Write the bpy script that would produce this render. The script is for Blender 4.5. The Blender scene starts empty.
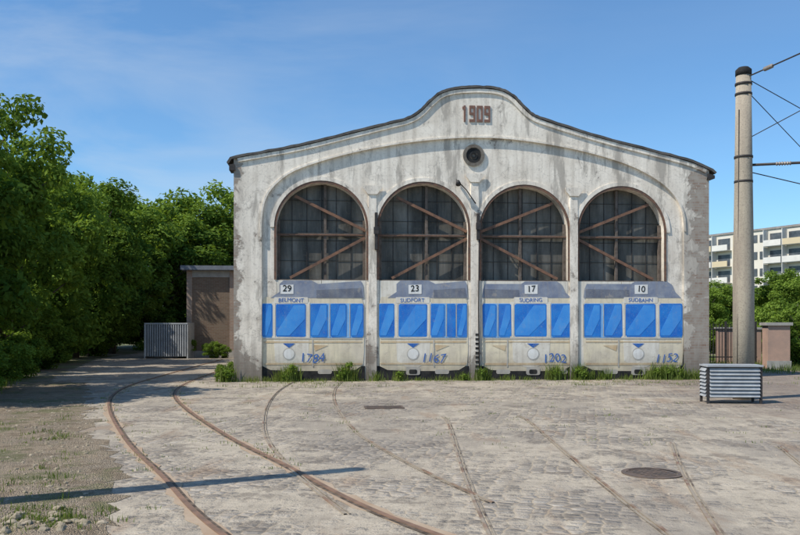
import bpy, math, random
import numpy as np
from mathutils import Vector
random.seed(3); rng=np.random.default_rng(5)
S=bpy.context.scene
F=813.0; HOR=325.0; CH=1.7
COL=S.collection

# ---------------------------------------------------------------- helpers
def link(o,parent=None):
    COL.objects.link(o)
    if parent: o.parent=parent
    return o
def empty(name,loc=(0,0,0),rz=0):
    e=bpy.data.objects.new(name,None); e.location=loc; e.rotation_euler=(0,0,rz); e.empty_display_size=.3
    return link(e)
def mesh_obj(name,v,f,mats,parent=None,mi=None,smooth=False):
    me=bpy.data.meshes.new(name); me.from_pydata([tuple(p) for p in v],[],[tuple(q) for q in f]); 
    for m in (mats if isinstance(mats,(list,tuple)) else [mats]): me.materials.append(m)
    if mi is not None: me.polygons.foreach_set('material_index',mi)
    if smooth: me.polygons.foreach_set('use_smooth',[True]*len(me.polygons))
    me.update(); return link(bpy.data.objects.new(name,me),parent)
def boxes(name,L,mat,parent=None,bevel=0):
    v=[];f=[]
    for (x0,x1,y0,y1,z0,z1) in L:
        b=len(v)
        v+=[(x0,y0,z0),(x1,y0,z0),(x1,y1,z0),(x0,y1,z0),(x0,y0,z1),(x1,y0,z1),(x1,y1,z1),(x0,y1,z1)]
        f+=[[b+i for i in q] for q in ((0,3,2,1),(4,5,6,7),(0,1,5,4),(1,2,6,5),(2,3,7,6),(3,0,4,7))]
    o=mesh_obj(name,v,f,mat,parent)
    if bevel:
        m=o.modifiers.new('b','BEVEL'); m.width=bevel; m.segments=2
    return o
def tube_data(pts,rad,n=8):
    pts=[Vector(p) for p in pts]; v=[];f=[]
    for i,p in enumerate(pts):
        a=pts[max(0,i-1)]; b=pts[min(len(pts)-1,i+1)]
        t=(b-a).normalized(); up=Vector((0,0,1)) if abs(t.z)<.9 else Vector((1,0,0))
        s=t.cross(up).normalized(); w=s.cross(t)
        r=rad[i] if hasattr(rad,'__len__') else rad
        for k in range(n):
            an=2*math.pi*k/n; v.append(tuple(p+s*math.cos(an)*r+w*math.sin(an)*r))
        if i:
            for k in range(n):
                k2=(k+1)%n; f.append(((i-1)*n+k,(i-1)*n+k2,i*n+k2,i*n+k))
    f.append(tuple(range(n))[::-1]); f.append(tuple((len(pts)-1)*n+k for k in range(n)))
    return v,f
def tube(name,pts,rad,mat,parent=None,n=8):
    v,f=tube_data(pts,rad,n); return mesh_obj(name,v,f,mat,parent,smooth=n>6)
def shape(name,loops,y0,y1,mat,parent=None):
    cu=bpy.data.curves.new(name,'CURVE'); cu.dimensions='2D'; cu.fill_mode='BOTH'; cu.extrude=abs(y1-y0)/2
    for L in loops:
        sp=cu.splines.new('POLY'); sp.points.add(len(L)-1); sp.use_cyclic_u=True
        for i,p in enumerate(L): sp.points[i].co=(p[0],p[1],0,1)
    t=bpy.data.objects.new('tmp',cu); COL.objects.link(t)
    dg=bpy.context.evaluated_depsgraph_get(); me=bpy.data.meshes.new_from_object(t.evaluated_get(dg))
    bpy.data.objects.remove(t); mid=(y0+y1)/2
    for vv in me.vertices:
        x,y,z=vv.co; vv.co=(x,mid-z,y)
    me.materials.clear(); me.materials.append(mat); me.name=name
    return link(bpy.data.objects.new(name,me),parent)
def text(name,s,x,z,size,y,mat,parent,ext=.002,off=0.,shear=0,ay='CENTER',xs=1.0,wob=0):
    cu=bpy.data.curves.new(name,'FONT'); cu.body=s; cu.size=size; cu.extrude=ext; cu.offset=off; cu.shear=shear
    cu.align_x='CENTER'; cu.align_y=ay
    t=bpy.data.objects.new('tmp',cu); COL.objects.link(t)
    dg=bpy.context.evaluated_depsgraph_get(); me=bpy.data.meshes.new_from_object(t.evaluated_get(dg))
    bpy.data.objects.remove(t)
    for vv in me.vertices:
        a,b,c=vv.co; a*=xs
        if wob: b+=wob*size*math.sin(a*9+x*3); a+=wob*size*.6*math.sin(b*14+x)
        vv.co=(x+a,y-c,z+b)
    me.materials.clear(); me.materials.append(mat); me.name=name
    return link(bpy.data.objects.new(name,me),parent)
def smooth(pts,k=6):
    out=[];n=len(pts)
    for i in range(n-1):
        p0=pts[max(0,i-1)];p1=pts[i];p2=pts[i+1];p3=pts[min(n-1,i+2)]
        for j in range(k):
            t=j/k
            out.append(tuple(.5*((2*b)+(-a+c)*t+(2*a-5*b+4*c-d)*t*t+(-a+3*b-3*c+d)*t**3) for a,b,c,d in zip(p0,p1,p2,p3)))
    out.append(tuple(pts[-1])); return out
def ground(u,v):
    d=F*CH/(v-HOR); return ((u-400)*d/F,d)

# ---------------------------------------------------------------- materials
class N:
    def __init__(s,name):
        s.m=bpy.data.materials.new(name); s.m.use_nodes=True; s.t=s.m.node_tree; s.n=s.t.nodes
        s.b=s.n['Principled BSDF']; s.tc=s.n.new('ShaderNodeTexCoord').outputs['Object']
        s.b.inputs['Specular IOR Level'].default_value=.25
    def l(s,a,b): s.t.links.new(a,b)
    def mapp(s,sc=(1,1,1),rot=(0,0,0),src=None):
        q=s.n.new('ShaderNodeMapping'); q.inputs['Scale'].default_value=sc; q.inputs['Rotation'].default_value=rot
        s.l(src or s.tc,q.inputs[0]); return q.outputs[0]
    def noise(s,scale,det=5,rough=.6,vec=None,dist=0):
        q=s.n.new('ShaderNodeTexNoise'); q.inputs['Scale'].default_value=scale; q.inputs['Detail'].default_value=det
        q.inputs['Roughness'].default_value=rough; q.inputs['Distortion'].default_value=dist; s.l(vec or s.tc,q.inputs['Vector']); return q.outputs[0]
    def rng(s,x,a,b,c=0,d=1):
        q=s.n.new('ShaderNodeMapRange'); q.inputs[1].default_value=a;q.inputs[2].default_value=b;q.inputs[3].default_value=c;q.inputs[4].default_value=d
        s.l(x,q.inputs[0]); return q.outputs[0]
    def math(s,op,a,b=None,clamp=False):
        q=s.n.new('ShaderNodeMath'); q.operation=op; q.use_clamp=clamp
        for i,x in enumerate((a,b)):
            if x is None: continue
            if isinstance(x,(int,float)): q.inputs[i].default_value=x
            else: s.l(x,q.inputs[i])
        return q.outputs[0]
    def mix(s,f,a,b,mode='MIX'):
        q=s.n.new('ShaderNodeMix'); q.data_type='RGBA'; q.blend_type=mode
        for i,x in ((0,f),(6,a),(7,b)):
            if isinstance(x,(int,float)): q.inputs[i].default_value=x
            elif isinstance(x,tuple): q.inputs[i].default_value=(*x,1) if len(x)==3 else x
            else: s.l(x,q.inputs[i])
        return q.outputs[2]
    def col(s,c,rough=.85,metal=0):
        if isinstance(c,tuple): s.b.inputs['Base Color'].default_value=(*c,1)
        else: s.l(c,s.b.inputs['Base Color'])
        s.b.inputs['Roughness'].default_value=rough; s.b.inputs['Metallic'].default_value=metal; return s
    def bump(s,h,st=.3,d=.02):
        q=s.n.new('ShaderNodeBump'); q.inputs['Strength'].default_value=st; q.inputs['Distance'].default_value=d
        s.l(h,q.inputs['Height']); s.l(q.outputs[0],s.b.inputs['Normal']); return s
    def xyz(s):
        q=s.n.new('ShaderNodeSeparateXYZ'); s.l(s.tc,q.inputs[0]); return q.outputs
def M(name,c1,c2=None,scale=3,rough=.85,metal=0,bump=.15,lo=.35,hi=.65,bd=.01):
    n=N(name); c2=c2 or tuple(x*.7 for x in c1)
    a=n.noise(scale,5,.65); n.col(n.mix(n.rng(a,lo,hi),c1,c2),rough,metal)
    if bump: n.bump(n.noise(scale*8,3),bump,bd)
    return n.m

def plaster(name,k=1.0):
    n=N(name); X,Y,Z=n.xyz()
    st=n.noise(1.0,4,.6,n.mapp((5,5,.3)))
    c=n.mix(n.rng(st,.45,.70,0,.62),(.90*k,.82*k,.70*k),(.46*k,.40*k,.33*k))
    c=n.mix(n.rng(n.noise(.9,6,.65),.46,.62,0,.5),c,(.62*k,.54*k,.44*k))
    c=n.mix(n.rng(n.noise(13,3,.7),.52,.70,0,.38),c,(.38,.33,.27))
    # sooty run-off, heavier toward the right end
    g=n.math('ADD',n.noise(1.0,5,.7,n.mapp((2.2,2.2,.45),(0,0,.4))),n.rng(X,2,7.4,-.01,.09))
    c=n.mix(n.rng(g,.53,.62,0,.68),c,(.33,.295,.25))
    v=n.n.new('ShaderNodeTexVoronoi'); v.feature='DISTANCE_TO_EDGE'; v.inputs['Scale'].default_value=.9
    vm=n.n.new('ShaderNodeVectorMath'); vm.operation='MULTIPLY_ADD'; vm.inputs[1].default_value=(.6,.6,.6)
    w=n.n.new('ShaderNodeTexNoise'); w.inputs['Scale'].default_value=2.5; w.inputs['Detail'].default_value=3; n.l(n.tc,w.inputs['Vector'])
    n.l(w.outputs['Color'],vm.inputs[0]); n.l(n.tc,vm.inputs[2]); n.l(vm.outputs[0],v.inputs['Vector'])
    c=n.mix(n.rng(v.outputs[0],.0,.007,.5,0),c,(.28,.25,.21))
    ex=n.math('ABSOLUTE',X)
    edge=n.rng(ex,6.7,7.3,0,.25); low=n.rng(Z,0,1.6,.21,0)
    th=n.math('ADD',n.math('ADD',n.noise(1.7,7,.68,dist=.4),edge),low)
    pm=n.rng(th,.635,.650)
    br=n.n.new('ShaderNodeTexBrick'); br.inputs['Scale'].default_value=1; br.inputs['Brick Width'].default_value=.26; br.inputs['Row Height'].default_value=.085; br.inputs['Mortar Size'].default_value=.01
    br.inputs['Color1'].default_value=(.26,.18,.135,1); br.inputs['Color2'].default_value=(.34,.275,.22,1); br.inputs['Mortar'].default_value=(.33,.30,.26,1)
    n.l(n.mapp((1,1,1),(math.radians(90),0,0)),br.inputs['Vector'])
    pc=n.mix(n.rng(n.noise(5,4),.35,.65),br.outputs[0],(.37,.33,.28))
    c=n.mix(n.rng(th,.56,.635,0,.6),c,(.47,.42,.355))
    c=n.mix(pm,c,pc)
    c=n.mix(n.rng(n.math('ADD',Z,n.rng(st,.3,.7,-.5,.5)),0,1.1,.85,0),c,(.20,.17,.14))
    h=n.math('SUBTRACT',n.math('MULTIPLY',n.noise(25,3,.7),.25),pm)
    n.col(c,.92); n.bump(h,.3,.018); return n.m
PL=plaster('plaster_white'); PLT=PL
RUST=M('rust',(.25,.13,.095),(.17,.10,.08),12)
RIM=M('brick_rim',(.22,.115,.075),(.11,.08,.065),9)
DARK=M('dark_metal',(.03,.03,.032),(.06,.05,.045),8,.6)
BLACK=M('black_paint',(.012,.012,.013),(.04,.038,.035),4,.8)
COPING=M('coping_tar',(.07,.065,.06),(.14,.13,.12),3)
WOOD=M('brace_wood',(.25,.135,.085),(.13,.08,.06),6)
BAR=M('steel_bar',(.17,.14,.12),(.09,.07,.055),7)
def glazing():
    n=N('dusty_glazing'); X,Y,Z=n.xyz()
    st=n.noise(1.0,4,.6,n.mapp((2.6,1,.35)))
    c=n.mix(n.rng(st,.38,.66),(.050,.048,.042),(.20,.19,.165))
    c=n.mix(n.rng(n.noise(2.2,5,.7),.45,.7,0,.7),c,(.085,.08,.065))
    c=n.mix(n.rng(n.noise(11,3,.7),.55,.7,0,.5),c,(.17,.135,.10))
    n.col(c,.5); n.b.inputs['Specular IOR Level'].default_value=.3
    n.bump(n.noise(3,2),.3,.03); return n.m
GLZ=glazing()

def paint(name,c1,c2,sc=2.5,lo=.35,hi=.65,wear=.35):
    n=N(name); X,Y,Z=n.xyz(); a=n.noise(sc,4,.6)
    c=n.mix(n.rng(a,lo,hi),c1,c2)
    c=n.mix(n.rng(n.noise(1.,4,.6,n.mapp((9,9,.8))),.48,.78,0,wear),c,(.36,.31,.24))
    c=n.mix(n.rng(n.noise(38,3,.7),.60,.70,0,.5),c,(.45,.42,.36))
    c=n.mix(n.rng(n.noise(3.3,5,.7),.59,.63,0,wear*.9),c,(.48,.42,.33))
    c=n.mix(n.rng(n.math('ADD',Z,n.rng(n.noise(2.5,4),.3,.7,-.3,.3)),0.1,.95,wear*1.3,0),c,(.27,.22,.165))
    n.col(c,.75); n.bump(n.noise(30,2),.2,.01); return n.m
CREAM=paint('mural_cream',(.80,.70,.50),(.66,.58,.45),1.6,wear=.5)
CREAM2=paint('mural_cream_pale',(.80,.755,.66),(.68,.625,.53),2,wear=.5)
TAN=paint('mural_tan',(.54,.37,.20),(.66,.53,.35),2.5)
BLUE=paint('mural_blue',(.010,.125,.52),(.03,.25,.68),1.8,.3,.7,.10)
BLUEL=paint('mural_blue_light',(.15,.39,.74),(.28,.52,.80),2.2,.3,.7,.2)
BLUED=paint('mural_blue_lettering',(.02,.10,.38),(.05,.17,.48),4,.3,.7,.15)
BLUE2=paint('mural_blue_sheen',(.035,.24,.69),(.08,.34,.76),1.5,.3,.7,.1)
ROOFP=paint('mural_roof_grey',(.18,.21,.29),(.29,.32,.38),2.5)
ROOFD=paint('mural_roof_dark',(.12,.135,.18),(.20,.22,.26),2.5)
LINE=paint('mural_line_grey',(.40,.39,.37),(.55,.51,.44),4)
WHITE=paint('mural_white',(.82,.81,.78),(.75,.74,.7),4)

# ---------------------------------------------------------------- depot hall
TH=math.radians(4.8); CX,CY=2.16,25.1
hall=empty('tram_depot_hall',(CX,CY,0),TH)
def P(u,v):
    k=(u-400)/F; s=(k*CY-CX)/(math.cos(TH)-k*math.sin(TH)); Y=CY+s*math.sin(TH)
    return (s,max(0.0,CH+(HOR-v)/F*Y))
top=smooth([P(*q) for q in [(234,159),(262,154),(300,147),(345,136),(385,126),(408,120),(420,113),(430,103),(440,95),(452,91),(468,89.5),(486,89.5),(501,92),(512,98),(521,107),(531,116),(548,123),(600,139),(650,152),(690,163),(708,171)]],5)
xl=top[0][0]; xr=top[-1][0]
def arch(u0,u1,vt,n=28,grow=0,zb=0):
    a=P(u0,300)[0]-grow; b=P(u1,300)[0]+grow; r=(b-a)/2; c=(a+b)/2; zt=P((u0+u1)/2,vt)[1]+grow; zc=zt-r
    return [(a,zb)]+[(c-r*math.cos(math.pi*i/n),zc+r*math.sin(math.pi*i/n)) for i in range(n+1)]+[(b,zb)],(a,b,c,r,zc,zt)
ARCH=[(276.5,366,183),(379,468,184),(481,568,187),(579,664,188.5)]
holes=[arch(*q,zb=-.05)[0] for q in ARCH]
loop=[(xl,0)]+top+[(xr,0)]
for h in reversed(holes):
    hh=[(x,max(z,0)) for x,z in h][::-1]; loop+=hh
shape('front_wall',[loop],0,.5,PL,hall)
inner=smooth([P(*q) for q in [(262,240),(262.5,218),(266,200),(275,186),(292,173),(318,163),(355,153),(400,144.5),(440,140),(475,138.5),(510,140),(550,145.5),(590,154),(628,166),(655,180),(672,195),(681,213),(683,232)]],5)
inner=[(inner[0][0],0)]+inner+[(inner[-1][0],0)]
shape('outer_frame',[[(xl-.003,0)]+[(x,z-.002) for x,z in top]+[(xr+.003,0)]+inner[::-1]],-.07,-.001,PLT,hall)
def ribbon(pts,t0,t1):
    A=[];B=[]
    for i,p in enumerate(pts):
        a=pts[max(0,i-1)];b=pts[min(len(pts)-1,i+1)]
        dx,dz=b[0]-a[0],b[1]-a[1]; L=math.hypot(dx,dz) or 1; nx,nz=-dz/L,dx/L
        A.append((p[0]+nx*t0,p[1]+nz*t0)); B.append((p[0]+nx*t1,p[1]+nz*t1))
    return A+B[::-1]
ext=[(xl-.14,top[0][1]-.16),(xl-.06,top[0][1]-.03)]+top[1:-1]+[(xr+.06,top[-1][1]-.02),(xr+.17,top[-1][1]-.12)]
ext=[(x,z+random.uniform(-.012,.012)) for x,z in ext]
shape('coping',[ribbon(ext,.003,.075)],-.15,.6,COPING,hall)
shape('cornice',[ribbon(top[1:-1],-.13,-.015)],-.12,-.072,PLT,hall)
inn=inner[1:-1]
shape('arch_moulding',[ribbon(inn,.003,.06)],-.105,-.072,PLT,hall)
shape('gutter_end',[[ (xr-.08,top[-1][1]-.30),(xr+.16,top[-1][1]-.26),(xr+.16,top[-1][1]-.16),(xr-.05,top[-1][1]-.1)]],-.14,.4,DARK,hall)
shape('gutter_end_b',[[ (xl-.13,top[0][1]-.36),(xl+.05,top[0][1]-.36),(xl+.02,top[0][1]-.17),(xl-.13,top[0][1]-.19)]],-.14,.4,DARK,hall)
body=[(xl+.12,0),(xl+.12,P(234,166)[1])]+[(x,z-.25) for x,z in [top[5],top[15],top[25]]]+[(P(475,120)[0],P(475,118)[1])]+[(x,z-.25) for x,z in [top[-26],top[-16],top[-6]]]+[(xr-.12,P(708,178)[1]),(xr-.12,0)]
shape('hall_body',[body],.95,38,M('render_grey',(.42,.39,.34),(.3,.27,.23),1),hall)
shape('roof_sheet',[ribbon(body[1:-1],.005,.08)],.61,38.3,COPING,hall)
boxes('return_walls',[(xl+.12,xl+.5,.5,.95,0,P(234,170)[1]),(xr-.5,xr-.12,.5,.95,0,P(708,180)[1])],PL,hall)
zd=P(475,281)[1]
for i,q in enumerate(ARCH):
    L,(a,b,c,r,zc,zt)=arch(*q)
    L2,_=arch(*q,grow=.07)
    arc=L[1:-1]; arc2=L2[1:-1]
    shape('arch_rim_%d'%i,[[(arc[0][0],zd+.02)]+arc+[(arc[-1][0],zd+.02)]+[(arc2[-1][0],zd+.02)]+arc2[::-1]+[(arc2[0][0],zd+.02)]],-.022,-.002,RIM,hall)
    L3,_=arch(*q,grow=.19); arc3=L3[1:-1]
    shape('arch_archivolt_%d'%i,[[(x,z) for x,z in arch(*q,grow=.073)[0][1:-1]]+arc3[::-1]],-.035,-.003,PLT,hall)
    Lg,_=arch(*q,grow=.05,zb=zd-.05)
    shape('glazing_%d'%i,[[(x,max(z,zd-.05)) for x,z in Lg]],.36,.39,GLZ,hall)
    bars=[]
    zt2=lambda x: zc+math.sqrt(max(0,r*r-(x-c)**2))
    for k in range(1,6):
        x=a+(b-a)*k/6; bars.append((x-.009,x+.009,.335,.355,zd,zt2(x)))
    for k in range(1,5):
        z=zd+k*.62
        w=r if z<zc else math.sqrt(max(0,r*r-(z-zc)**2))
        if w>.2: bars.append((c-w,c+w,.340,.352,z-.006,z+.006))
    boxes('glazing_bars_%d'%i,bars,DARK,hall)
    zh=P(475,235)[1]
    boxes('transom_%d'%i,[(a,b,.20,.30,zh-.055,zh+.035)],BAR,hall)
    boxes('transom_cover_%d'%i,[(a,b,.185,.198,zh-.03,zh+.0)],WOOD,hall)
    sgn=1 if i<2 else -1
    xm=b if sgn>0 else a; xo=(a+.55) if sgn>0 else (b-.45)
    for (p,qq) in (((xo,zc+math.sqrt(max(0,r*r-(xo-c)**2))-.12),(xm-sgn*.02,zh+.12)),((xo-sgn*.15,zd+.08),(xm-sgn*.02,zh-.10))):
        dx,dz=qq[0]-p[0],qq[1]-p[1]; Ln=math.hypot(dx,dz); nx,nz=-dz/Ln*.042,dx/Ln*.042
        shape('diagonal_brace_%d'%i,[[(p[0]+nx,p[1]+nz),(qq[0]+nx,qq[1]+nz),(qq[0]-nx,qq[1]-nz),(p[0]-nx,p[1]-nz)]],.12,.18,WOOD,hall)
    boxes('side_post_%d'%i,[(a+.005,a+.09,.21,.31,zd,zc+.25),(b-.09,b-.005,.21,.31,zd,zc+.25)],BAR,hall)
    boxes('brace_post_%d'%i,[(c-.03+sgn*.1,c+.05+sgn*.1,.22,.3,zd,zt2(c)-.02)],BAR,hall)
    boxes('door_leaf_%d'%i,[(a+.01,c-.006,.002,.09,.03,zd),(c+.006,b-.01,.002,.09,.03,zd)],CREAM2,hall)
    boxes('door_ledge_%d'%i,[(a+.01,b-.01,.02,.36,zd+.002,zd+.03)],BAR,hall)
for k,(u,v) in enumerate([(372.5,188),(474.5,176),(573.5,190)]):
    s,z=P(u,v); w=.125
    shape('pilaster_%d'%k,[[(s-w,0),(s-w,z-.75),(s-w*.9,z-.1),(s+w*.9,z-.1),(s+w,z-.75),(s+w,0)]],-.05,-.001,PLT,hall)
    shape('pilaster_cap_%d'%k,[[(s-w*1.1,z-.2),(s-w*2.3,z-.02),(s-w*2.3,z+.06),(s+w*2.3,z+.06),(s+w*2.3,z-.02),(s+w*1.1,z-.2)]],-.09,-.051,PLT,hall)
for k,(u,v0,v1) in enumerate([(376,213,250),(477.5,214,240)]):
    s,z0=P(u,v1); _,z1=P(u,v0)
    boxes('wall_insulator_%d'%k,[(s-.045,s+.045,-.16,-.051,z0,z1),(s-.08,s+.08,-.19,-.161,(z0+z1)/2-.1,(z0+z1)/2+.12)],DARK,hall,.01)  # dark insulators fixed to the pilasters
s,z=P(478,240); tube('down_cable',[(s+.03,-.08,.1),(s+.0,-.09,z*.5),(s+.02,-.08,z)],.018,DARK,hall)
s0,z0_=P(478,372)
L=[]
for k in range(9): L.append((s0-.09,s0+.02,-.062,-.0515,z0_+k*.14,z0_+k*.14+.07))
boxes('hazard_stripes',L,BLACK,hall)
s,z=P(465,188); tube('lamp_bracket',[(P(456,180)[0],-.06,P(456,180)[1]),(s,-.25,z-.1),(P(474,205)[0],-.3,P(474,205)[1])],.018,DARK,hall)
s,z=P(457,182); tube('wall_lamp',[(s,-.06,z),(s,-.2,z-.02),(s,-.28,z-.12)],[.04,.055,.085],DARK,hall,12)
s,z=P(473.5,155.5)
def ring(cx,cz,r0,r1,n=36):
    o=[(cx+r1*math.cos(2*math.pi*i/n),cz+r1*math.sin(2*math.pi*i/n)) for i in range(n)]
    if r0<=0: return [o]
    return [o,[(cx+r0*math.cos(2*math.pi*i/n),cz+r0*math.sin(2*math.pi*i/n)) for i in range(n)]]
GREYST=M('roundel_stone',(.22,.2,.17),(.12,.1,.08),8)
shape('roundel_plate',ring(s,z,0,.33),-.02,-.001,GREYST,hall)
shape('roundel_ring',ring(s,z,.24,.335),-.06,-.021,GREYST,hall)
shape('roundel_hub',ring(s,z,.05,.10),-.05,-.021,BLACK,hall)
shape('roundel_ring_b',ring(s,z,.12,.22),-.03,-.0215,BLACK,hall)
s,z=P(475.5,114.5)
seg={'1':[(.35,.65,0,1),(.12,.35,.78,.93)],
     '9':[(0,.28,.45,1),(.72,1,0,1),(.28,.72,.84,1),(.28,.72,.42,.58),(0,.72,0,.16)],
     '0':[(0,.28,0,1),(.72,1,0,1),(.28,.72,.84,1),(.28,.72,0,.16)]}
L=[]; dw,dh,gp_=.18,.50,.055; x0=s-(4*dw+3*gp_)/2
for i,ch in enumerate('1909'):
    for (a,b,c,d) in seg[ch]: L.append((x0+i*(dw+gp_)+a*dw,x0+i*(dw+gp_)+b*dw,-.10,-.0705,z-dh/2+c*dh,z-dh/2+d*dh))
boxes('date_numerals',L,RUST,hall)

# ---------------------------------------------------------------- tram murals (painted on doors/wall)
def poly(name,pts,lay,mat): 
    return shape(name,[[P(*p) for p in pts]],-.006-.004*lay,-.003-.004*lay+ .0005,mat,hall)
def blob(u0,v0,u1,v1,r=2.2):
    o=[]
    for (cx,cy,a0) in ((u1-r,v0+r,-90),(u1-r,v1-r,0),(u0+r,v1-r,90),(u0+r,v0+r,180)):
        for i in range(5):
            a=math.radians(a0+i*22.5); o.append((cx+r*math.cos(a),cy+r*math.sin(a)))
    return o
def circ(u,v,r,n=20): return [(u+r*math.cos(2*math.pi*i/n),v+r*math.sin(2*math.pi*i/n)) for i in range(n)]
def mural(k,x0,x1,wins,front,number,box,bx,nx,headu,flip):
    f0,f1=front
    R=lambda a=.5: random.uniform(-a,a)
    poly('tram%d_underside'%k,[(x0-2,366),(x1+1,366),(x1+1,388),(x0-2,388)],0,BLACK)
    poly('tram%d_body'%k,[(x0+3,297),(x1-3,297),(x1,305),(x1,352),(x1-1,365),(x1-9,370),(x1-25,371),(x0+30,371),(x0+9,370),(x0+1,366),(x0,352),(x0,305)],1,CREAM)
    poly('tram%d_body_pale'%k,[(f0-1,340),(f1+2,340),(f1+1,361),((f0+f1)/2+6,367),((f0+f1)/2-6,367),(f0,361)],2,CREAM2)
    if not flip: rp=[(x0+9,298),(x0+18,292),(x0+18,284),(x0+22,280.5),(x0+50,280.5),(x0+57,284),(x1-3,281),(x1-1,285),(x1,298)]
    else: rp=[(x0,298),(x0+1,289),(x0+3,284),(x1-52,284),(x1-48,281.5),(x1-16,281.5),(x1-11,285),(x1-8,292),(x1-2,298)]
    poly('tram%d_roof'%k,rp,2,ROOFP)
    if not flip: poly('tram%d_roof_side'%k,[(x0+55,290),(x1-3,288),(x1-1,298),(x0+55,298)],3,ROOFD)
    else: poly('tram%d_roof_side'%k,[(x0+2,289),(x1-54,290),(x1-54,298),(x0+2,298)],3,ROOFD)
    poly('tram%d_belt'%k,[(x0+1,303.5),(x1-1,303.5),(x1-1,337.8),(x0+1,337.8)],2,BLUEL)
    poly('tram%d_frontbelt'%k,[(f0-3,302),(f1+3,302),(f1+3,338),(f0-3,338)],3,CREAM2)
    poly('tram%d_line'%k,[(x0+2,341.3),(x1-2,341.3+R()),(x1-2,342.6),(x0+2,342.6+R())],3,TAN)
    poly('tram%d_line2'%k,[(x0+2,363),(x1-2,363+R()),(x1-2,365),(x0+2,365+R())],3,TAN)
    poly('tram%d_line3'%k,[(x0+2,338.2),(x1-2,338.2),(x1-2,339.2),(x0+2,339.2)],3,LINE)
    for j,(a,b) in enumerate(wins):
        a-=.4; b+=.5
        poly('tram%d_window%d'%(k,j),[(u+R(.3),v+R(.3)) for u,v in blob(a,303.9,b,336.8,1.6)],4,BLUE)
        w=b-a
        if w>9:
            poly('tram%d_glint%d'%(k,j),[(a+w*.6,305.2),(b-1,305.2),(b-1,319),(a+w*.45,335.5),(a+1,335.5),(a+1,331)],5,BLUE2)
        poly('tram%d_sash%d'%(k,j),[(a-1.2,303.6),(a-.5,303.6),(a-.5,337),(a-1.2,337)],4,LINE)
    sx=f1+5 if not flip else f0-5
    sg=1 if not flip else -1
    poly('tram%d_edge'%k,[(sx,339.5),(sx+sg*1.2,339.5),(sx+sg*1.5,367),(sx+sg*.3,367)],4,LINE)
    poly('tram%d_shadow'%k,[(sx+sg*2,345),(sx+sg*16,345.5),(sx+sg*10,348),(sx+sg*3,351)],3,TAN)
    m=(f0+f1)/2
    poly('tram%d_board'%k,blob(m-17,297.2,m+17,303.2,1.2),4,CREAM2)
    s,z=P(m,300.3); text('tram%d_board_text'%k,['BELMONT','SUDFORT','SUDRING','SUDBAHN'][k],s,z,.17,-.028,BLUED,hall,.001,.0,wob=.06)
    s,z=P(bx,289); poly('tram%d_plate'%k,[(bx-6.5,285),(bx+6.5,284.6),(bx+6.5,294),(bx-6.5,294)],4,WHITE)
    text('tram%d_plate_text'%k,box,s,z,.27,-.028,BLACK,hall,.001,.003,wob=.05)
    s,z=P(nx,358.5); text('tram%d_number'%k,number,s,z,.38,-.028,BLUED,hall,.001,.0,.12,wob=.06)
    poly('tram%d_lamp_ring'%k,circ(headu,354,6.3),3,LINE)
    poly('tram%d_lamp'%k,circ(headu,354,5.2),4,WHITE)
    poly('tram%d_chevron'%k,[(headu-6,343.5),(headu+6,343.5),(headu,347.8)],4,BLUED)
    for du in (-.3,.33):
        cc=m+du*(x1-x0)
        if x0+8<cc<x1-8: poly('tram%d_skirt%s'%(k,'ab'[du>0]),blob(cc-7,369.5,cc+7,374,1.8),2,LINE)
    poly('tram%d_coupler'%k,blob(headu-7,367,headu+7,375,2),4,LINE); poly('tram%d_coupler_hole'%k,blob(headu-4,369.5,headu+4,374,1.5),5,BLACK)
mural(0,261.5,364,[(262.5,272),(276.5,305.5),(311,327),(331,346),(351,363)],(275,307),'1784','29',287,312,289,False)
mural(1,378.5,468,[(379.5,394),(399,426.5),(431,444),(447.5,455),(457.5,466.5)],(397,428),'1167','23',415,433,413,False)
mural(2,482,573,[(483,495.5),(499,510.5),(515,546),(551.5,571.5)],(513,548),'1202','17',531,554,533,True)
mural(3,583.5,683,[(584.5,600),(604.5,621.5),(626,655),(660,681.5)],(624,657),'1152','10',641,666,638,True)

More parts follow.
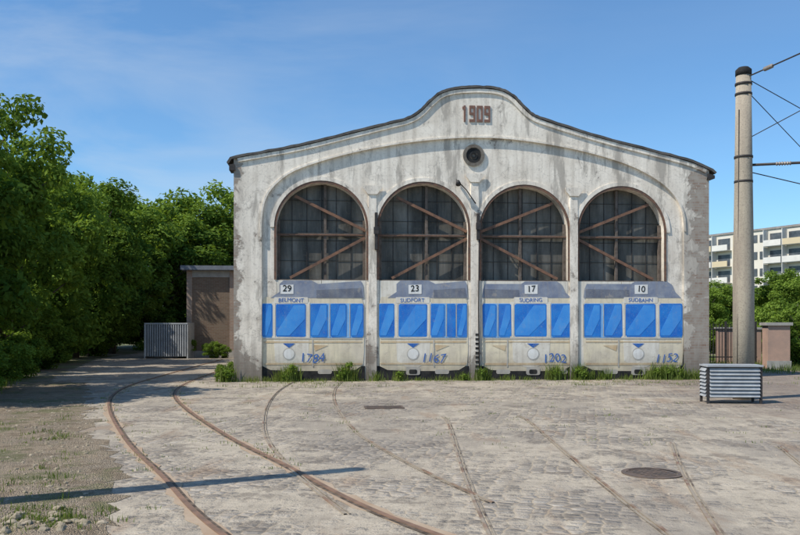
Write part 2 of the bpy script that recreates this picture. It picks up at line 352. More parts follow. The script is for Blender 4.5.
# ---------------------------------------------------------------- ground & paving
def ground_mat():
    n=N('ground_dirt_grass')
    c=n.mix(n.rng(n.noise(.35,5,.65),.4,.6),(.24,.20,.15),(.12,.16,.05))
    c=n.mix(n.rng(n.noise(9,4,.7),.4,.7,0,.6),c,(.12,.10,.07))
    n.col(c,.95); n.bump(n.noise(20,4),.5,.04); return n.m
g=mesh_obj('ground',[(-900,-300,0),(900,-300,0),(900,1500,0),(-900,1500,0)],[(0,1,2,3)],ground_mat())
def paving_mat():
    n=N('cobble_paving'); X,Y,Z=n.xyz()
    mp=n.mapp((6.2,8.2,1),(0,0,math.radians(10)))
    v1=n.n.new('ShaderNodeTexVoronoi'); v1.inputs['Scale'].default_value=1; v1.inputs['Randomness'].default_value=.5; v1.voronoi_dimensions='2D'; n.l(mp,v1.inputs['Vector'])
    v2=n.n.new('ShaderNodeTexVoronoi'); v2.feature='DISTANCE_TO_EDGE'; v2.inputs['Scale'].default_value=1; v2.inputs['Randomness'].default_value=.5; v2.voronoi_dimensions='2D'; n.l(mp,v2.inputs['Vector'])
    sc=n.n.new('ShaderNodeSeparateColor'); n.l(v1.outputs['Color'],sc.inputs[0])
    stone=n.mix(sc.outputs[0],(.15,.135,.12),(.38,.335,.28))
    stone=n.mix(n.rng(sc.outputs[1],.8,1,0,.6),stone,(.50,.45,.38))
    gap=n.rng(v2.outputs['Distance'],.03,.13,1,0)
    cob=n.mix(gap,stone,(.36,.295,.215))
    sand=n.mix(n.rng(n.noise(2.2,5,.7),.35,.65),(.50,.43,.33),(.36,.31,.24))
    sand=n.mix(n.rng(n.noise(70,2,.8),.5,.72,0,.5),sand,(.22,.19,.15))
    cover=n.math('ADD',n.math('MULTIPLY',n.noise(.5,3,.6),.55),n.math('MULTIPLY',n.noise(3.2,5,.75),.45))
    cm=n.rng(cover,.455,.53,.10,.93)
    c=n.mix(cm,cob,sand)
    dp=n.rng(n.noise(.28,5,.62,n.mapp((1,.8,1),(0,0,.4))),.51,.55,0,.42); c=n.mix(dp,c,(.205,.18,.155))
    dp2=n.rng(n.noise(1.2,5,.72),.56,.61,0,.6); c=n.mix(dp2,c,(.155,.13,.105))
    dp3=n.rng(n.noise(6,4,.7),.56,.66,0,.5); c=n.mix(dp3,c,(.17,.14,.11))
    c=n.mix(n.rng(n.noise(1.2,5,.65,n.mapp((2.2,.35,1),(0,0,-.12))),.50,.64,0,.45),c,(.235,.20,.16))
    c=n.mix(n.rng(n.noise(1.1,4,.6,n.mapp((1.4,.4,1),(0,0,.2))),.57,.68,0,.5),c,(.25,.165,.105))
    rb=n.rng(n.math('ADD',X,n.rng(n.noise(.6,4),.3,.7,-1.5,1.5)),6.0,8.0,0,.6); c=n.mix(rb,c,(.19,.145,.115))
    n.col(c,.9)
    dome=n.rng(v2.outputs['Distance'],0,.28,0,1)
    h=n.math('ADD',n.math('MULTIPLY',dome,n.math('SUBTRACT',1.03,cm)),n.math('MULTIPLY',n.noise(40,3,.75),.45))
    n.bump(h,.75,.03); return n.m
def jag(pts,amp=.15,step=.3):
    out=[]
    for i in range(len(pts)):
        a=Vector(pts[i]);b=Vector(pts[(i+1)%len(pts)]); L=(b-a).length; n=max(1,int(L/step)) if L<60 else 1
        for j in range(n):
            p=a.lerp(b,j/n); out.append((p.x+random.uniform(-amp,amp),p.y+random.uniform(-amp,amp)))
    return out
def sheet(name,pts,z,mat,amp=.15,step=.3,parent=None):
    import bmesh
    cu=jag(pts,amp,step)
    cv=bpy.data.curves.new(name,'CURVE'); cv.dimensions='2D'; cv.fill_mode='BOTH'
    sp=cv.splines.new('POLY'); sp.points.add(len(cu)-1); sp.use_cyclic_u=True
    for i,p in enumerate(cu): sp.points[i].co=(p[0],p[1],0,1)
    t=bpy.data.objects.new('tmp',cv); COL.objects.link(t)
    me=bpy.data.meshes.new_from_object(t.evaluated_get(bpy.context.evaluated_depsgraph_get())); bpy.data.objects.remove(t)
    bm=bmesh.new(); bm.from_mesh(me); 
    for v in bm.verts: v.co.z=z
    for f in bm.faces:
        if f.normal.z<0: f.normal_flip()
    bm.to_mesh(me); bm.free()
    me.materials.clear(); me.materials.append(mat); me.name=name
    return link(bpy.data.objects.new(name,me),parent)
PAV=paving_mat()
sheet('yard_paving',[(-7,-8),(-5,5),(-5.6,10.5),(-7.6,16),(-9.8,22),(-12.2,30),(-15,40),(-16,50),(-6,50),(-5,30),(10.5,29.5),(16,30),(24,24),(40,20),(40,-8)],.004,PAV)
def verge_mat():
    n=N('gravel_verge')
    v=n.n.new('ShaderNodeTexVoronoi'); v.inputs['Scale'].default_value=60; n.l(n.tc,v.inputs['Vector'])
    sv=n.n.new('ShaderNodeSeparateColor'); n.l(v.outputs['Color'],sv.inputs[0])
    grit=n.mix(n.rng(sv.outputs[0],.3,1),(.21,.165,.115),(.37,.31,.235))
    c=n.mix(n.rng(n.noise(1.3,6,.7),.40,.58,.1,1),grit,(.35,.275,.19))
    c=n.mix(n.rng(n.noise(2.6,6,.75),.50,.58,0,.65),c,(.155,.115,.075))
    c=n.mix(n.rng(n.noise(.8,6,.72),.52,.60,0,.7),c,(.13,.14,.055))
    n.col(c,.95); n.bump(n.math('ADD',n.math('MULTIPLY',v.outputs[0],-.5),n.noise(9,5,.75)),.9,.06); return n.m
sheet('gravel_verge',[(-7,-8),(-1.75,5),(-3.2,9.3),(-4.5,12),(-6.1,16),(-7.6,19.7),(-9.3,24),(-13.5,24.5),(-14,10),(-14,-8)],.008,verge_mat(),.22,.22)

def rail_mat(name,fade):
    n=N(name)
    c=n.mix(n.rng(n.noise(5,4),.35,.65),(.25,.15,.10),(.15,.10,.07))
    if fade: c=n.mix(n.rng(n.noise(1.3,4,.7),.40,.52,0,.92),c,(.30,.255,.195))
    n.col(c,.7); return n.m
RAILM=rail_mat('rail_steel',False); RAILF=rail_mat('rail_buried',True)
def groove_mat(name,fade):
    n=N(name); c=n.mix(n.rng(n.noise(7,4),.4,.6),(.06,.045,.035),(.17,.13,.095))
    if fade: c=n.mix(n.rng(n.noise(1.3,4,.7),.40,.52,0,.92),c,(.30,.255,.195))
    n.col(c,.9); return n.m
GROOVE=groove_mat('rail_groove',False); GROOVEF=groove_mat('rail_groove_filled',True)
RUSTS=M('rust_stained_sand',(.34,.24,.16),(.40,.31,.22),2.5)
def strip(name,pts,off,w,z0,z1,mat,par,jit=0):
    P2=smooth(pts,14); v=[];f=[]
    for i,p in enumerate(P2):
        a=Vector(P2[max(0,i-1)]);b=Vector(P2[min(len(P2)-1,i+1)]); t=(b-a).normalized(); nn=Vector((-t.y,t.x)); q=Vector(p)
        l=q+nn*(off+w/2+random.uniform(-jit,jit)); r=q+nn*(off-w/2+random.uniform(-jit,jit))
        v+=[(l.x,l.y,z0),(l.x,l.y,z1),(r.x,r.y,z1),(r.x,r.y,z0)]
        if i:
            k=4*i
            for j in range(3): f.append((k-4+j,k+j,k+j+1,k-4+j+1))
    return mesh_obj(name,v,f,mat,par)
tk=[0]
def track(pts,main=False):
    e=empty('tram_track'); dz=.0006*tk[0]; tk[0]+=1
    for s,nm in ((.73,'a'),(-.73,'b')):
        if main: strip('stain_'+nm,pts,s,.17,.005,.0115,RUSTS,e,.05)
        g_=s-(.045 if s>0 else -.045)
        strip('groove_'+nm,pts,g_,.035 if main else .018,.009+dz,.0135+dz,GROOVE if main else GROOVEF,e)
        strip('rail_'+nm,pts,s,.05 if main else .028,.005,(.022 if main else .0165)+dz,RAILM if main else RAILF,e)
    return e
track([(1.9,3.2),(-.6,6.58),(-2.05,9.5),(-3.3,12.1),(-5.05,16.3),(-6.2,19.7),(-6.85,23),(-7.2,27),(-7.6,33),(-8.0,40)],True)
track([(.2,7.5),(-.6,9.8),(-1.4,12.8),(-2.05,17),(-2.4,21),(-2.45,24.5)])
track([(1.45,4),(1.45,6),(1.45,9),(1.55,14),(1.5,15)])
track([(2.9,4),(3.2,6),(3.9,9),(4.6,11.5)])
IRON=M('cast_iron',(.19,.135,.10),(.11,.09,.075),6,.6,.3)
def drain(u,v,w,h):
    x,y=ground(u,v); e=empty('drain_cover',(x,y,0),.1)
    boxes('frame',[(-w,w,-h,-h+.04,.006,.022),(-w,w,h-.04,h,.006,.022),(-w,-w+.04,-h+.04,h-.04,.006,.022),(w-.04,w,-h+.04,h-.04,.006,.022)],IRON,e)
    boxes('base',[(-w+.04,w-.04,-h+.04,h-.04,.005,.009)],BLACK,e)
    n=9; boxes('bars',[(-w+.04,w-.04,-h+.05+i*(2*h-.1)/n,-h+.05+(i+.55)*(2*h-.1)/n,.009,.020) for i in range(n)],IRON,e)
drain(384,408,.40,.25)
x,y=ground(652,474); e=empty('manhole_cover',(x,y,0),.3)
def disc(name,r0,r1,z0,z1,mat,par,n=32):
    v=[];f=[]
    for i in range(n):
        a=2*math.pi*i/n; c,s=math.cos(a),math.sin(a)
        v+=[(r0*c,r0*s,z1),(r1*c,r1*s,z1),(r1*c,r1*s,z0)]
    for i in range(n):
        k=3*i;j=3*((i+1)%n); f+=[(k,k+1,j+1,j),(k+1,k+2,j+2,j+1)]
    return mesh_obj(name,v,f,mat,par)
disc('ring',.28,.34,.004,.016,IRON,e); disc('plate',.001,.275,.004,.010,IRON,e)
boxes('ribs',[(-.20,.20,-.2+.08*i-.012,-.2+.08*i+.012,.010,.015) for i in range(6)]+[(-.2+.08*i-.010,-.2+.08*i+.010,-.2,.2,.010,.0135) for i in range(6)],IRON,e)

def stones(name,cs,mat):
    V=[];Fc=[]
    import bmesh
    from mathutils import noise as mn
    for (x,y,r) in cs:
        bm=bmesh.new(); bmesh.ops.create_icosphere(bm,subdivisions=2 if r>.03 else 1,radius=r)
        off=Vector((random.random()*9,random.random()*9,0)); b=len(V)
        sx,sy,sz=random.uniform(.8,1.3),random.uniform(.7,1.1),random.uniform(.45,.8)
        for v in bm.verts:
            k=1+.6*mn.noise(v.co/r*.9+off); V.append((x+v.co.x*k*sx,y+v.co.y*k*sy,r*sz*.3+v.co.z*k*sz))
        bm.verts.index_update()
        for f in bm.faces: Fc.append([b+v.index for v in f.verts])
        bm.free()
    return mesh_obj(name,V,Fc,mat)
STONE=M('rubble_stone',(.36,.30,.22),(.19,.16,.10),9,bump=.4)
cs=[]
for _ in range(1700):
    y=random.uniform(5.8,18); xe=-2.0-(y-5)*.36; x=xe-abs(random.gauss(0,1.7))
    cs.append((x,y,random.choice([.006,.008,.010,.012,.016,.022,.03])))
for _ in range(60):
    cs.append((random.gauss(-3.0,.28),random.gauss(6.95,.25),random.uniform(.02,.055)))
stones('rubble_stones',cs,STONE)
cs=[(random.uniform(-4,12),random.uniform(6.5,24),random.choice([.006,.009,.014,.018])) for _ in range(450)]
stones('loose_pebbles',cs,M('pebble',(.44,.37,.29),(.26,.22,.18),3))

# ---------------------------------------------------------------- vegetation
def leaf_mat(name,dark,light):
    n=N(name); at=n.n.new('ShaderNodeAttribute'); at.attribute_name='tint'; at.attribute_type='GEOMETRY'
    oi=n.n.new('ShaderNodeObjectInfo')
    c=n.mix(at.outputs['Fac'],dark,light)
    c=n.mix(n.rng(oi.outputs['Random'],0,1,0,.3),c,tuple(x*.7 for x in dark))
    n.n.remove(n.b); df=n.n.new('ShaderNodeBsdfDiffuse'); n.l(c,df.inputs[0])
    tr=n.n.new('ShaderNodeBsdfTranslucent'); n.l(n.mix(1.0,c,(1.2,1.15,.5),'MULTIPLY'),tr.inputs[0])
    mx=n.n.new('ShaderNodeMixShader'); mx.inputs[0].default_value=.38
    n.l(df.outputs[0],mx.inputs[1]); n.l(tr.outputs[0],mx.inputs[2]); n.l(mx.outputs[0],n.n['Material Output'].inputs[0]); return n.m
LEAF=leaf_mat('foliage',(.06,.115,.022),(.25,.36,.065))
LEAFG=leaf_mat('grass_blades',(.08,.13,.028),(.27,.33,.09))
BARK=M('bark',(.10,.08,.06),(.05,.04,.03),8,bump=.5)
def leaves(cent,rad,cnt,size,tint):
    cs=np.repeat(cent,cnt,0); rs=np.repeat(rad,cnt); tt=np.repeat(tint,cnt); n=len(cs)
    d=rng.normal(size=(n,3)); d/=np.linalg.norm(d,axis=1)[:,None]
    rr=rs*rng.random(n)**.45
    p=cs+d*rr[:,None]*np.array([1,1,.8])
    nrm=d*.6+rng.normal(size=(n,3))*.55+np.array([0,0,.5]); nrm/=np.linalg.norm(nrm,axis=1)[:,None]
    a=np.cross(nrm,rng.normal(size=(n,3))); a/=np.linalg.norm(a,axis=1)[:,None]; b=np.cross(nrm,a)
    sz=size*rng.uniform(.6,1.3,n)[:,None]
    q=np.stack([p-a*sz,p-b*sz*.5,p+a*sz,p+b*sz*.5],1)
    t=np.clip(tt+rng.normal(size=n)*.18,0,1)
    return q.reshape(-1,3),t
def leafmesh(name,Q,T,extra=None,mats=None):
    nl=len(Q)//4; ev=np.zeros((0,3)); ef=[]
    if extra: ev=np.array(extra[0]); ef=extra[1]
    V=np.vstack([Q,ev]) if len(ev) else Q
    loops=list(range(4*nl)); starts=list(range(0,4*nl,4)); mi=[0]*nl
    for f in ef:
        starts.append(len(loops)); loops+= [4*nl+i for i in f]; mi.append(1)
    me=bpy.data.meshes.new(name); me.vertices.add(len(V)); me.vertices.foreach_set('co',V.astype(np.float32).ravel())
    me.loops.add(len(loops)); me.loops.foreach_set('vertex_index',loops)
    me.polygons.add(len(starts)); me.polygons.foreach_set('loop_start',starts); 
    me.polygons.foreach_set('material_index',mi)
    for m in (mats or [LEAF,BARK]): me.materials.append(m)
    at=me.attributes.new('tint','FLOAT','POINT'); arr=np.zeros(len(V),np.float32); arr[:4*nl]=np.repeat(T,4); at.data.foreach_set('value',arr)
    me.update(calc_edges=True); me.validate(); return me
def tree_mesh(name,H,R,ncl,per,size,low=.12):
    c=[];r=[];t=[]
    z0=H*low
    while len(c)<ncl:
        d=rng.normal(size=3); d/=np.linalg.norm(d); u=rng.random()**.4
        zc=(H+z0)/2; p=np.array([d[0]*R*u,d[1]*R*u,zc+d[2]*(H-z0)/2*u])
        lim=R*(1.0-.35*max(0,(p[2]/H-.55))/.45)
        if math.hypot(p[0],p[1])>lim*.92: continue
        k=R*rng.uniform(.11,.30); p[2]=min(p[2],H-k*.7)
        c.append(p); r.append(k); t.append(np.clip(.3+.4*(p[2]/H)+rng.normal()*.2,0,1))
    c=np.array(c); r=np.array(r); cnt=(per*(r/r.mean())**2).astype(int)
    Q,T=leaves(c,r,cnt,size,np.array(t))
    tv=[];tf=[]
    def add(pts,rad,n=7):
        v,f=tube_data(pts,rad,n); b=len(tv); tv.extend(v); tf.extend([[b+i for i in q] for q in f])
    tr=[(0,0,-.1),(.08*R*.3,.05,H*.2),(-.1,.1,H*.45),(.1,-.05,H*.7),(0,0,H*.88)]
    add(tr,[H*.022,H*.017,H*.013,H*.008,.02],9)
    for i in rng.choice(ncl,min(16,ncl),replace=False):
        e=c[i]; k=rng.uniform(.2,.6); b=np.array([0,0,max(.5,e[2]*k)]); m=(b+e)/2+np.array([0,0,.12*R])
        add([tuple(b),tuple(m),tuple(e)],[H*.008,H*.005,.01],5)
    return leafmesh(name,Q,T,(tv,tf))
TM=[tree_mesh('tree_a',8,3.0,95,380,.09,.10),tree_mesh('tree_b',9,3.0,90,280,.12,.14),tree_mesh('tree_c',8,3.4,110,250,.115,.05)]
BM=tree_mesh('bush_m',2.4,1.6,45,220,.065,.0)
def put(name,me,x,y,s,sz=None,rz=None):
    o=bpy.data.objects.new(name,me); o.location=(x,y,0); o.scale=(s,s,sz or s); o.rotation_euler=(0,0,rz if rz is not None else random.uniform(0,6.28)); return link(o)
def treepx(u,vt,d,k,wf=1.0):
    h=CH+(HOR-vt)/F*d; H=[8,9,8][k]; s=h/H; return put('deciduous_tree',TM[k],(u-400)*d/F,d,s*wf,s)
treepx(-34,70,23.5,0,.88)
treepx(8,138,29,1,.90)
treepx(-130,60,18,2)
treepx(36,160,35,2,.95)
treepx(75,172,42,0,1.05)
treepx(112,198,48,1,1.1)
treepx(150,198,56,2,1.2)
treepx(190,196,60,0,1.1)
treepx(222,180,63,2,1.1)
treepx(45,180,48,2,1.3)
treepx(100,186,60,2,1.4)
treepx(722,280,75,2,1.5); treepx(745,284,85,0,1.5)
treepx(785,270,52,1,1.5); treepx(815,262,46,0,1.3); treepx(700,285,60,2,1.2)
for (u,d,h) in [(-12,21,1.5),(-45,18.5,1.6),(12,26,1.6),(38,31,2.0),(62,37,2.4),(88,44,2.6),(0,30,3),(112,50,2.8),(150,55,3),(35,40,3.4),(205,58,3),(240,58,3),(75,50,3.5)]:
    put('shrub',BM,(u-400)*d/F,d,h/2.4*1.15,h/2.4)
for (u,d,h) in [(186,42,1.0),(212,41.5,.9),(222,41.5,.75),(226,24.8,.6),(790,36,2.2),(802,33,2.4),(775,48,3),(757,60,3),(720,48,2.2),(798,42,3.2)]:
    put('shrub',BM,(u-400)*d/F,d,h/2.4,h/2.4)
c=[];r=[];t=[]
for _ in range(330):
    x=rng.uniform(-75,110); y=rng.uniform(88,110) if x<20 else rng.uniform(105,118)
    c.append([x,y,rng.uniform(0,7.5 if x<20 else 5)]); r.append(rng.uniform(1.5,3.2)); t.append(rng.uniform(.1,.7))
Q,T=leaves(np.array(c),np.array(r),np.full(len(c),130),.40,np.array(t))
link(bpy.data.objects.new('distant_tree_line',leafmesh('distant_tree_line',Q,T)))

def grass(name,tufts,mat=None,lean=.5,wk=1.0):
    V=[];T=[]
    for (x,y,h,n,sp) in tufts:
        ti=rng.uniform(.2,.8)
        p=np.stack([x+rng.normal(size=n)*sp,y+rng.normal(size=n)*sp*.7,np.full(n,.0)],1)
        an=rng.uniform(0,6.28,n); L=h*rng.uniform(.4,1.15,n); le=L*rng.uniform(0,lean,n)
        d=np.stack([np.cos(an),np.sin(an),np.zeros(n)],1); w=np.stack([-np.sin(an+.6),np.cos(an+.6),np.zeros(n)],1)*(wk*(.003+.016*h*rng.uniform(.5,1.4,n)))[:,None]
        m=p+d*(le*.35)[:,None]; m[:,2]=L*.6; e=p+d*le[:,None]; e[:,2]=L
        q=np.stack([p-w,p+w,m+w*.9,m-w*.9],1); q2=np.stack([m-w*.9,m+w*.9,e+w*.08,e-w*.08],1)
        V.append(q.reshape(-1,3)); V.append(q2.reshape(-1,3)); tt=np.clip(ti+rng.normal(size=n)*.2,0,1); T.append(tt);T.append(tt)
    return link(bpy.data.objects.new(name,leafmesh(name,np.vstack(V),np.concatenate(T),None,[mat or LEAFG,BARK])))
def weedpx(u,h,n,sp,dy=.25):
    s,_=P(u,300); x=CX+s*math.cos(TH)+dy*math.sin(TH); y=CY+s*math.sin(TH)-dy
    return (x,y,h,n,sp)
tf=[]
for (u,h,n,sp) in [(226,.5,160,.15),(249,.2,60,.15),(270,.2,60,.2),(283,.4,110,.13),(292,.55,150,.12),(345,.55,170,.12),(352,.4,90,.10),(375,.3,70,.1),(398,.35,90,.09),(420,.15,50,.15),(440,.2,50,.12),(462,.3,80,.12),(482,.45,130,.12),(505,.2,60,.12),(525,.15,50,.15),(553,.5,160,.12),(577,.5,150,.13),(590,.35,90,.12),(602,.35,90,.12),(625,.2,60,.15),(645,.35,90,.13),(656,.5,170,.16),(668,.5,170,.16),(680,.35,120,.15),(693,.35,110,.15)]:
    tf.append(weedpx(u,h,n,sp))
for _ in range(110):
    tf.append(weedpx(random.uniform(236,700),random.uniform(.05,.16),14,.10,random.uniform(.08,.7)))
for _ in range(110):
    tf.append(weedpx(random.choice([random.gauss(300,45),random.gauss(600,70)]),random.uniform(.04,.12),12,.12,random.uniform(.4,2.8)))
grass('weeds_at_wall',tf)
c=[];r=[];t=[]
for (u,z,rr) in [(290,.25,.2),(293,.42,.13),(286,.15,.14),(345,.3,.18),(349,.5,.12),(341,.18,.15),(553,.25,.2),(575,.3,.17),(580,.18,.2),(399,.2,.13),(480,.25,.15),(655,.25,.2),(664,.3,.22),(676,.22,.2),(227,.3,.25),(222,.2,.2),(231,.25,.2),(463,.12,.12)]:
    x,y,_,_,_=weedpx(u,0,0,0,.3); c.append([x,y,z]); r.append(rr); t.append(.6)
Q,T=leaves(np.array(c),np.array(r),np.full(len(c),110),.04,np.array(t)); link(bpy.data.objects.new('nettle_weeds',leafmesh('nettle_weeds',Q,T)))
tf=[]
for _ in range(3400):
    y=random.uniform(12,50); xe=-8.0-(y-14)*.36 if y>14 else -6.8-(y-11)*.4
    x=xe-abs(random.gauss(0,1.8))
    tf.append((x,y,random.uniform(.10,.34),20,.18))
cl=[(random.uniform(-7.5,-2.6),random.uniform(6.5,16)) for _ in range(34)]
for _ in range(560):
    cx_,cy_=random.choice(cl); x=random.gauss(cx_,.35); y=random.gauss(cy_,.45)
    if x<-2.1-(y-5)*.38: tf.append((x,y,random.uniform(.02,.09),14,.07))
for _ in range(60):
    tf.append((random.gauss(-3.1,.3),random.gauss(7.0,.25),random.uniform(.03,.08),14,.05))
grass('verge_grass',tf,wk=1.0)
tf=[]
for _ in range(900):
    y=random.uniform(28,42); x=random.uniform(13,27); tf.append((x,y,random.uniform(.10,.3),16,.3))
grass('lawn_grass',tf)
tf=[]
for _ in range(260):
    tf.append((random.uniform(-4,9),random.uniform(11,24.3),random.uniform(.02,.05),9,.07))
MP=smooth([(-2.05,9.5),(-3.3,12.1),(-5.05,16.3),(-6.2,19.7),(-6.85,23),(-7.2,27)],12)
for _ in range(150):
    px_,py_=random.choice(MP); s_=random.choice([-.62,.62,.85,-.85]); tf.append((px_+s_*.95+random.gauss(0,.04),py_+random.uniform(-.2,.2)+s_*.3,random.uniform(.02,.06),9,.06))
grass('joint_tufts',tf)

# ---------------------------------------------------------------- outbuilding
def brickm(name,c1,c2,mo):
    n=N(name); br=n.n.new('ShaderNodeTexBrick'); br.inputs['Scale'].default_value=1; br.inputs['Brick Width'].default_value=.25; br.inputs['Row Height'].default_value=.08; br.inputs['Mortar Size'].default_value=.01
    br.inputs['Color1'].default_value=(*c1,1); br.inputs['Color2'].default_value=(*c2,1); br.inputs['Mortar'].default_value=(*mo,1)
    n.l(n.mapp((1,1,1),(math.radians(90),0,0)),br.inputs['Vector'])
    c=n.mix(n.rng(n.noise(1.2,5,.65),.4,.7,0,.6),br.outputs[0],tuple(x*.7 for x in mo)); n.col(c,.9); n.bump(n.math('SUBTRACT',1,br.outputs['Fac']),.3,.01); return n.m
BR=brickm('brown_brick',(.17,.105,.07),(.22,.15,.105),(.22,.19,.15))
CONC=M('concrete',(.40,.385,.355),(.28,.265,.24),2.5,bump=.25)
d=42.5; ox=(188-400)*d/F; ob=empty('brick_outbuilding',(ox,d,0),TH)
W=4.6; Hh=4.55
boxes('walls',[(0,W,0,6,0,Hh)],BR,ob)
boxes('corner_piers',[(-.06,.22,-.07,6.05,0,Hh-.002),(2.15,2.45,-.07,-.001,0,Hh-.002)],brickm('red_brick',(.30,.19,.14),(.36,.25,.19),(.36,.32,.27)),ob)
boxes('string_course',[(.221,2.149,-.05,-.001,Hh-.35,Hh-.003)],CONC,ob)
boxes('roof_slab',[(-.3,W+.2,-.35,6.3,Hh,Hh+.2)],M('roof_felt',(.20,.21,.23),(.12,.12,.13),2),ob)
boxes('fascia',[(-.33,W+.23,-.38,-.352,Hh+.02,Hh+.24)],M('grey_fascia',(.20,.22,.25),(.14,.15,.17),2),ob)
boxes('plinth',[(-.08,W+.02,-.1,-.071,0,.35)],CONC,ob)
d=41.0; wc=empty('corrugated_bin_enclosure',((145.5-400)*d/F,d,0),math.radians(2))
GALV=M('galvanised_sheet',(.50,.52,.54),(.38,.40,.42),3,.5,.2,.1)
W=2.08; H2=1.78
L=[];n=18
for i in range(n):
    a=W*i/n
    L.append((a,a+W/n*.5,-.07,-.001,.12,H2-.05))
boxes('ribs',L,GALV,wc); boxes('panel',[(0,W,0,.02,.1,H2-.05)],M('galv_dark',(.16,.17,.18),(.12,.12,.13),3,.5,.2),wc)
boxes('frame',[(-.04,W+.04,-.08,1.7,H2-.048,H2+.03),(-.05,0,-.07,1.7,0,H2-.05),(W,W+.05,-.07,1.7,0,H2-.05)],GALV,wc)

# ---------------------------------------------------------------- mast, cabinet
def mast(x,y,h,r0,r1,name='catenary_mast'):
    e=empty(name,(x,y,0))
    def cm():
        n=N('mast_concrete'); c=n.mix(n.rng(n.noise(1.2,5,.6,n.mapp((3,3,.5))),.35,.65),(.42,.365,.28),(.28,.235,.185))
        c=n.mix(n.rng(n.noise(30,3,.7),.5,.66,0,.55),c,(.18,.155,.13)); n.col(c,.9); n.bump(n.noise(35,3),.4,.012); return n.m
    tube('shaft',[(0,0,-.2),(0,0,h*.35),(0,0,h*.7),(0,0,h-.08)],[r0,r0*.95+r1*.05,r0*.4+r1*.6,r1],cm(),e,24)
    tube('cap',[(0,0,h-.1),(0,0,h+.03),(0,0,h+.09)],[r1+.012,r1+.012,r1*.7],BLACK,e,20)
    for k,z in enumerate((h-.32,h-.55,h*.66,h*.735)):
        tube('band_%d'%k,[(0,0,z),(0,0,z+.05)],[r1+.022]*2 if k<2 else [r1*.6+r0*.4+.012]*2,DARK,e,20)
    return e
mx_,my_=(743.5-400)*18.6/F,18.6
ms=mast(mx_,my_,7.5,.235,.165)
tube('conduit',[(-.20,-.13,0.3),(-.17,-.12,3),(-.15,-.11,6.6)],.012,DARK,ms)
def W3(u,v,d): return ((u-400)*d/F-mx_,d-my_,CH+(HOR-v)/F*d)
def wire(nm,a,b,r=.010,sag=.0,n=10):
    a=Vector(a);b=Vector(b); pts=[]
    for i in range(n+1):
        t=i/n; p=a.lerp(b,t); p.z-=sag*4*t*(1-t); pts.append(tuple(p))
    return tube(nm,pts,r,DARK,ms,6)
INS=M('insulator_porcelain',(.30,.27,.24),(.2,.17,.15),5,.3)
def insul(nm,a,b,t0):
    a=Vector(a);b=Vector(b); d_=(b-a).normalized(); c=a+d_*t0
    pts=[];rad=[]
    for i in range(13): pts.append(tuple(c+d_*i*.028)); rad.append(.05 if i%2 else .022)
    tube(nm,pts,rad,INS,ms,10)
a=W3(747,77,18.6); b=W3(830,40,15.5); wire('span_wire_a',a,b,.016); insul('insulator_a',a,b,.75)
a=W3(748,79,18.6); b=W3(830,125,19.5); wire('span_wire_b',a,b)
a=W3(748,92,18.6); b=W3(830,178,21); wire('span_wire_c',a,b)
a=W3(749,138,18.6); b=W3(835,92,17); wire('span_wire_d',a,b)
a=W3(750,165,18.6); b=W3(835,161,17.5); wire('bracket_arm',a,b,.032); insul('insulator_b',a,b,.55)
a=W3(750,172,18.6); b=W3(835,192,18.5); wire('span_wire_e',a,b,.012)
AZ=Vector((-.885,-.466)); AZ.normalize(); EL=math.radians(50)
tip=Vector((-.54,9.55)); hl=7.5/math.tan(EL)
m2=tip+AZ*hl; e=mast(m2.x,m2.y,7.5,.19,.12)

GAL2=M('grey_slats',(.42,.44,.45),(.30,.31,.32),4,.55,.2,.1)
d=17.5; cb=empty('louvred_cabinet',((734.5-400)*d/F,d,0),math.radians(-4))
w=.56;H3=.84;D=.50
boxes('legs',[(-w-.02,-w+.03,-.02,.03,0,H3),(w-.03,w+.02,-.02,.03,0,H3),(-w-.02,-w+.03,D-.03,D+.02,0,H3),(w-.03,w+.02,D-.03,D+.02,0,H3)],DARK,cb)
v=[];f=[]
ns=8; z0=.15
for i in range(ns):
    za=z0+(H3-.06-z0)*i/ns; zb=z0+(H3-.06-z0)*(i+.84)/ns
    for (A,B,o) in (((-w+.032,-.0),(w-.032,-.0),(0,-1)),((-w,D-.03),(-w,.035),(-1,0)),((w,.035),(w,D-.03),(1,0))):
        b=len(v); ox_,oy_=o[0]*.045,o[1]*.045
        v+=[(A[0]+ox_,A[1]+oy_,za),(B[0]+ox_,B[1]+oy_,za),(B[0],B[1],zb),(A[0],A[1],zb),(A[0],A[1],za-.0),(B[0],B[1],za-.0)]
        f+=[(b,b+1,b+2,b+3),(b+4,b+5,b+1,b)]
mesh_obj('louvres',v,f,GAL2,cb)
boxes('core',[(-w+.035,w-.035,.012,D-.035,.13,H3-.05)],M('cab_core',(.10,.10,.10),(.06,.06,.06),3),cb)
boxes('lid',[(-w-.03,w+.03,-.06,D+.03,H3-.045,H3)],GAL2,cb,.006)

# ---------------------------------------------------------------- right: fence, pillar, wall, apartments
d=34.; fe=empty('iron_fence',((704-400)*d/F,d+1,0),math.radians(-3))
L=[(i*.125,i*.125+.028,0,.028,.1,1.75) for i in range(20)]+[(-.5,2.6,-.02,-.001,.3,.35),(-.5,2.6,-.02,-.001,1.5,1.55)]
L+=[(-.02,.06,-.03,.05,0,1.85),(1.25,1.33,-.03,.05,0,1.85),(2.5,2.58,-.03,.05,0,1.85)]
boxes('bars',L,DARK,fe)
gp=empty('gate_pillar',((776-400)*32./F,32.,0),math.radians(-4))
PINK=M('pink_render',(.46,.30,.23),(.36,.25,.20),2,bump=.3)
boxes('shaft',[(-.42,.42,-.3,.3,0,1.68)],PINK,gp); boxes('cap',[(-.5,.5,-.38,.38,1.682,1.80)],CONC,gp); boxes('plinth',[(-.46,.46,-.34,-.302,0,.3)],CONC,gp)
lw=empty('rendered_boundary_wall',((752-400)*36./F,36.,0),math.radians(-3))
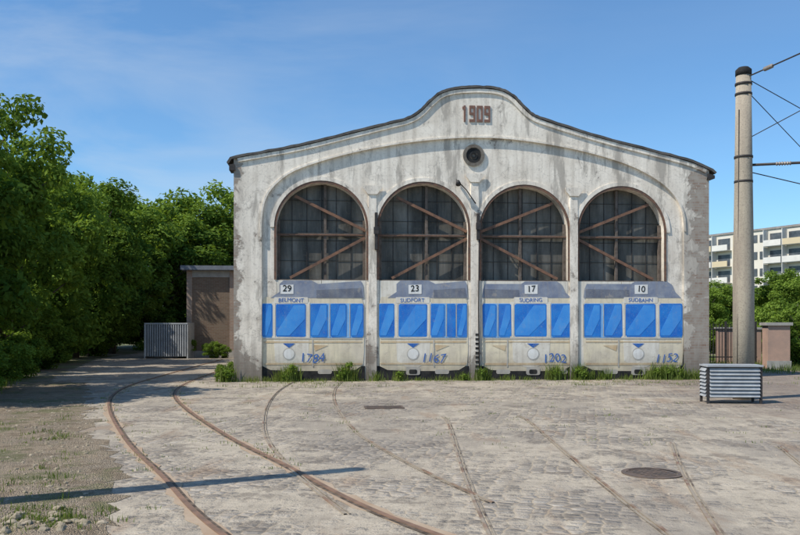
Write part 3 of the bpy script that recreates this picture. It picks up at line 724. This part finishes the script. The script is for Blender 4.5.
boxes('wall',[(-1.5,.4,0,.25,0,1.5)],PINK,lw); boxes('coping',[(-1.55,.45,-.05,.3,1.502,1.6)],CONC,lw)
p0=Vector((47.4,167)); dr=Vector((9,-17)).normalized(); ang=math.atan2(dr.y,dr.x)
ap=empty('apartment_block',(p0.x,p0.y,0),ang)
WH=M('apartment_render',(.68,.64,.55),(.62,.58,.50),.3,bump=0); 
BEI=M('apartment_beige',(.60,.50,.34),(.54,.46,.33),.3,bump=0); GLS=M('apartment_glass',(.05,.06,.07),(.12,.13,.14),.8,.15,0,0)
ORG=M('balcony_yellow',(.60,.50,.32),(.56,.47,.32),1,bump=0); GRN=M('balcony_green',(.42,.48,.34),(.38,.43,.3),1,bump=0); WB=M('balcony_white',(.68,.66,.61),(.6,.58,.54),1,bump=0)
Lb=62; Ha=17.9; fl=2.9
boxes('body',[(0,Lb,0,12,0,Ha)],WH,ap); boxes('roof_edge',[(-.2,Lb+.2,-.2,12.2,Ha,Ha+.35)],M('roof_edge',(.3,.28,.26),None,1),ap)
gl=[];wb=[];og=[];gr=[];be=[]
for b in range(int(Lb/3.6)):
    x=b*3.6
    bal=(b%4 in(1,2))
    if b%4==3: be.append((x+.1,x+3.5,-.04,-.001,.2,Ha-.2))
    for s_ in range(6):
        z=.5+s_*fl
        if bal:
            gl.append((x+.5,x+3.1,-.06,-.001,z+.15,z+2.2))
            tgt=(og if (s_+b)%5==0 else gr if (s_+b)%5==2 else wb)
            tgt.append((x+.15,x+3.45,-1.25,-1.15,z,z+1.0)); wb.append((x+.15,x+3.45,-1.15,-.001,z-.1,z+.03))
            wb.append((x+.05,x+.149,-1.25,-.001,z-.1,z+fl-.15))
        else:
            gl.append((x+.5,x+1.6,-.08,-.042,z+.9,z+2.2)); gl.append((x+2.1,x+3.2,-.08,-.042,z+.9,z+2.2))
for nm,l,m in (('windows',gl,GLS),('balcony_white',wb,WB),('balcony_yellow',og,ORG),('balcony_green',gr,GRN),('beige_bays',be,BEI)): boxes(nm,l,m,ap)

# ---------------------------------------------------------------- light, sky
sd=Vector((AZ.x*math.cos(EL),AZ.y*math.cos(EL),math.sin(EL)))
sl=bpy.data.lights.new('sun','SUN'); sl.energy=5; sl.angle=math.radians(.5); sl.color=(1,.94,.84)
so=link(bpy.data.objects.new('sun',sl)); so.rotation_euler=sd.to_track_quat('Z','Y').to_euler()
w=bpy.data.worlds.new('World'); S.world=w; w.use_nodes=True; nt=w.node_tree; bg=nt.nodes['Background']; bg.inputs[1].default_value=.145
sk=nt.nodes.new('ShaderNodeTexSky'); sk.sky_type='NISHITA'; sk.sun_disc=False; sk.sun_elevation=EL; sk.sun_rotation=math.atan2(sd.x,sd.y)
sk.air_density=1.0; sk.dust_density=.2; sk.ozone_density=2.5
tc=nt.nodes.new('ShaderNodeTexCoord'); mp=nt.nodes.new('ShaderNodeMapping'); mp.inputs['Scale'].default_value=(1.3,1.3,5.5); mp.inputs['Rotation'].default_value=(.0,.28,.2)
nz=nt.nodes.new('ShaderNodeTexNoise'); nz.inputs['Scale'].default_value=1.7; nz.inputs['Detail'].default_value=7; nz.inputs['Roughness'].default_value=.55; nz.inputs['Distortion'].default_value=.5
mr=nt.nodes.new('ShaderNodeMapRange'); mr.inputs[1].default_value=.44; mr.inputs[2].default_value=.74; mr.inputs[4].default_value=.5
sx=nt.nodes.new('ShaderNodeSeparateXYZ'); mr2=nt.nodes.new('ShaderNodeMapRange'); mr2.inputs[1].default_value=.2; mr2.inputs[2].default_value=-.5; mr2.inputs[3].default_value=.10; mr2.inputs[4].default_value=1.3
mm=nt.nodes.new('ShaderNodeMath'); mm.operation='MULTIPLY'; mx=nt.nodes.new('ShaderNodeMix'); mx.data_type='RGBA'; mx.inputs[7].default_value=(4.6,5.1,5.6,1)
tint=nt.nodes.new('ShaderNodeMix'); tint.data_type='RGBA'; tint.blend_type='MULTIPLY'; tint.inputs[0].default_value=1; tint.inputs[7].default_value=(.68,.95,1.12,1)
K=nt.links.new; K(tc.outputs['Generated'],mp.inputs[0]); K(mp.outputs[0],nz.inputs['Vector']); K(nz.outputs[0],mr.inputs[0]); K(tc.outputs['Generated'],sx.inputs[0]); K(sx.outputs[0],mr2.inputs[0])
K(sk.outputs[0],tint.inputs[6])
K(mr.outputs[0],mm.inputs[0]); K(mr2.outputs[0],mm.inputs[1]); K(mm.outputs[0],mx.inputs[0]); K(tint.outputs[2],mx.inputs[6]); K(mx.outputs[2],bg.inputs[0])
cam=bpy.data.cameras.new('camera'); cam.sensor_width=36; cam.lens=36*F/800; cam.shift_y=(HOR-267.5)/800; cam.clip_end=4000
co=link(bpy.data.objects.new('camera',cam)); co.location=(0,0,CH); co.rotation_euler=(math.radians(90),0,0); S.camera=co
S.view_settings.view_transform='Standard'; S.view_settings.look='None'; S.view_settings.exposure=0
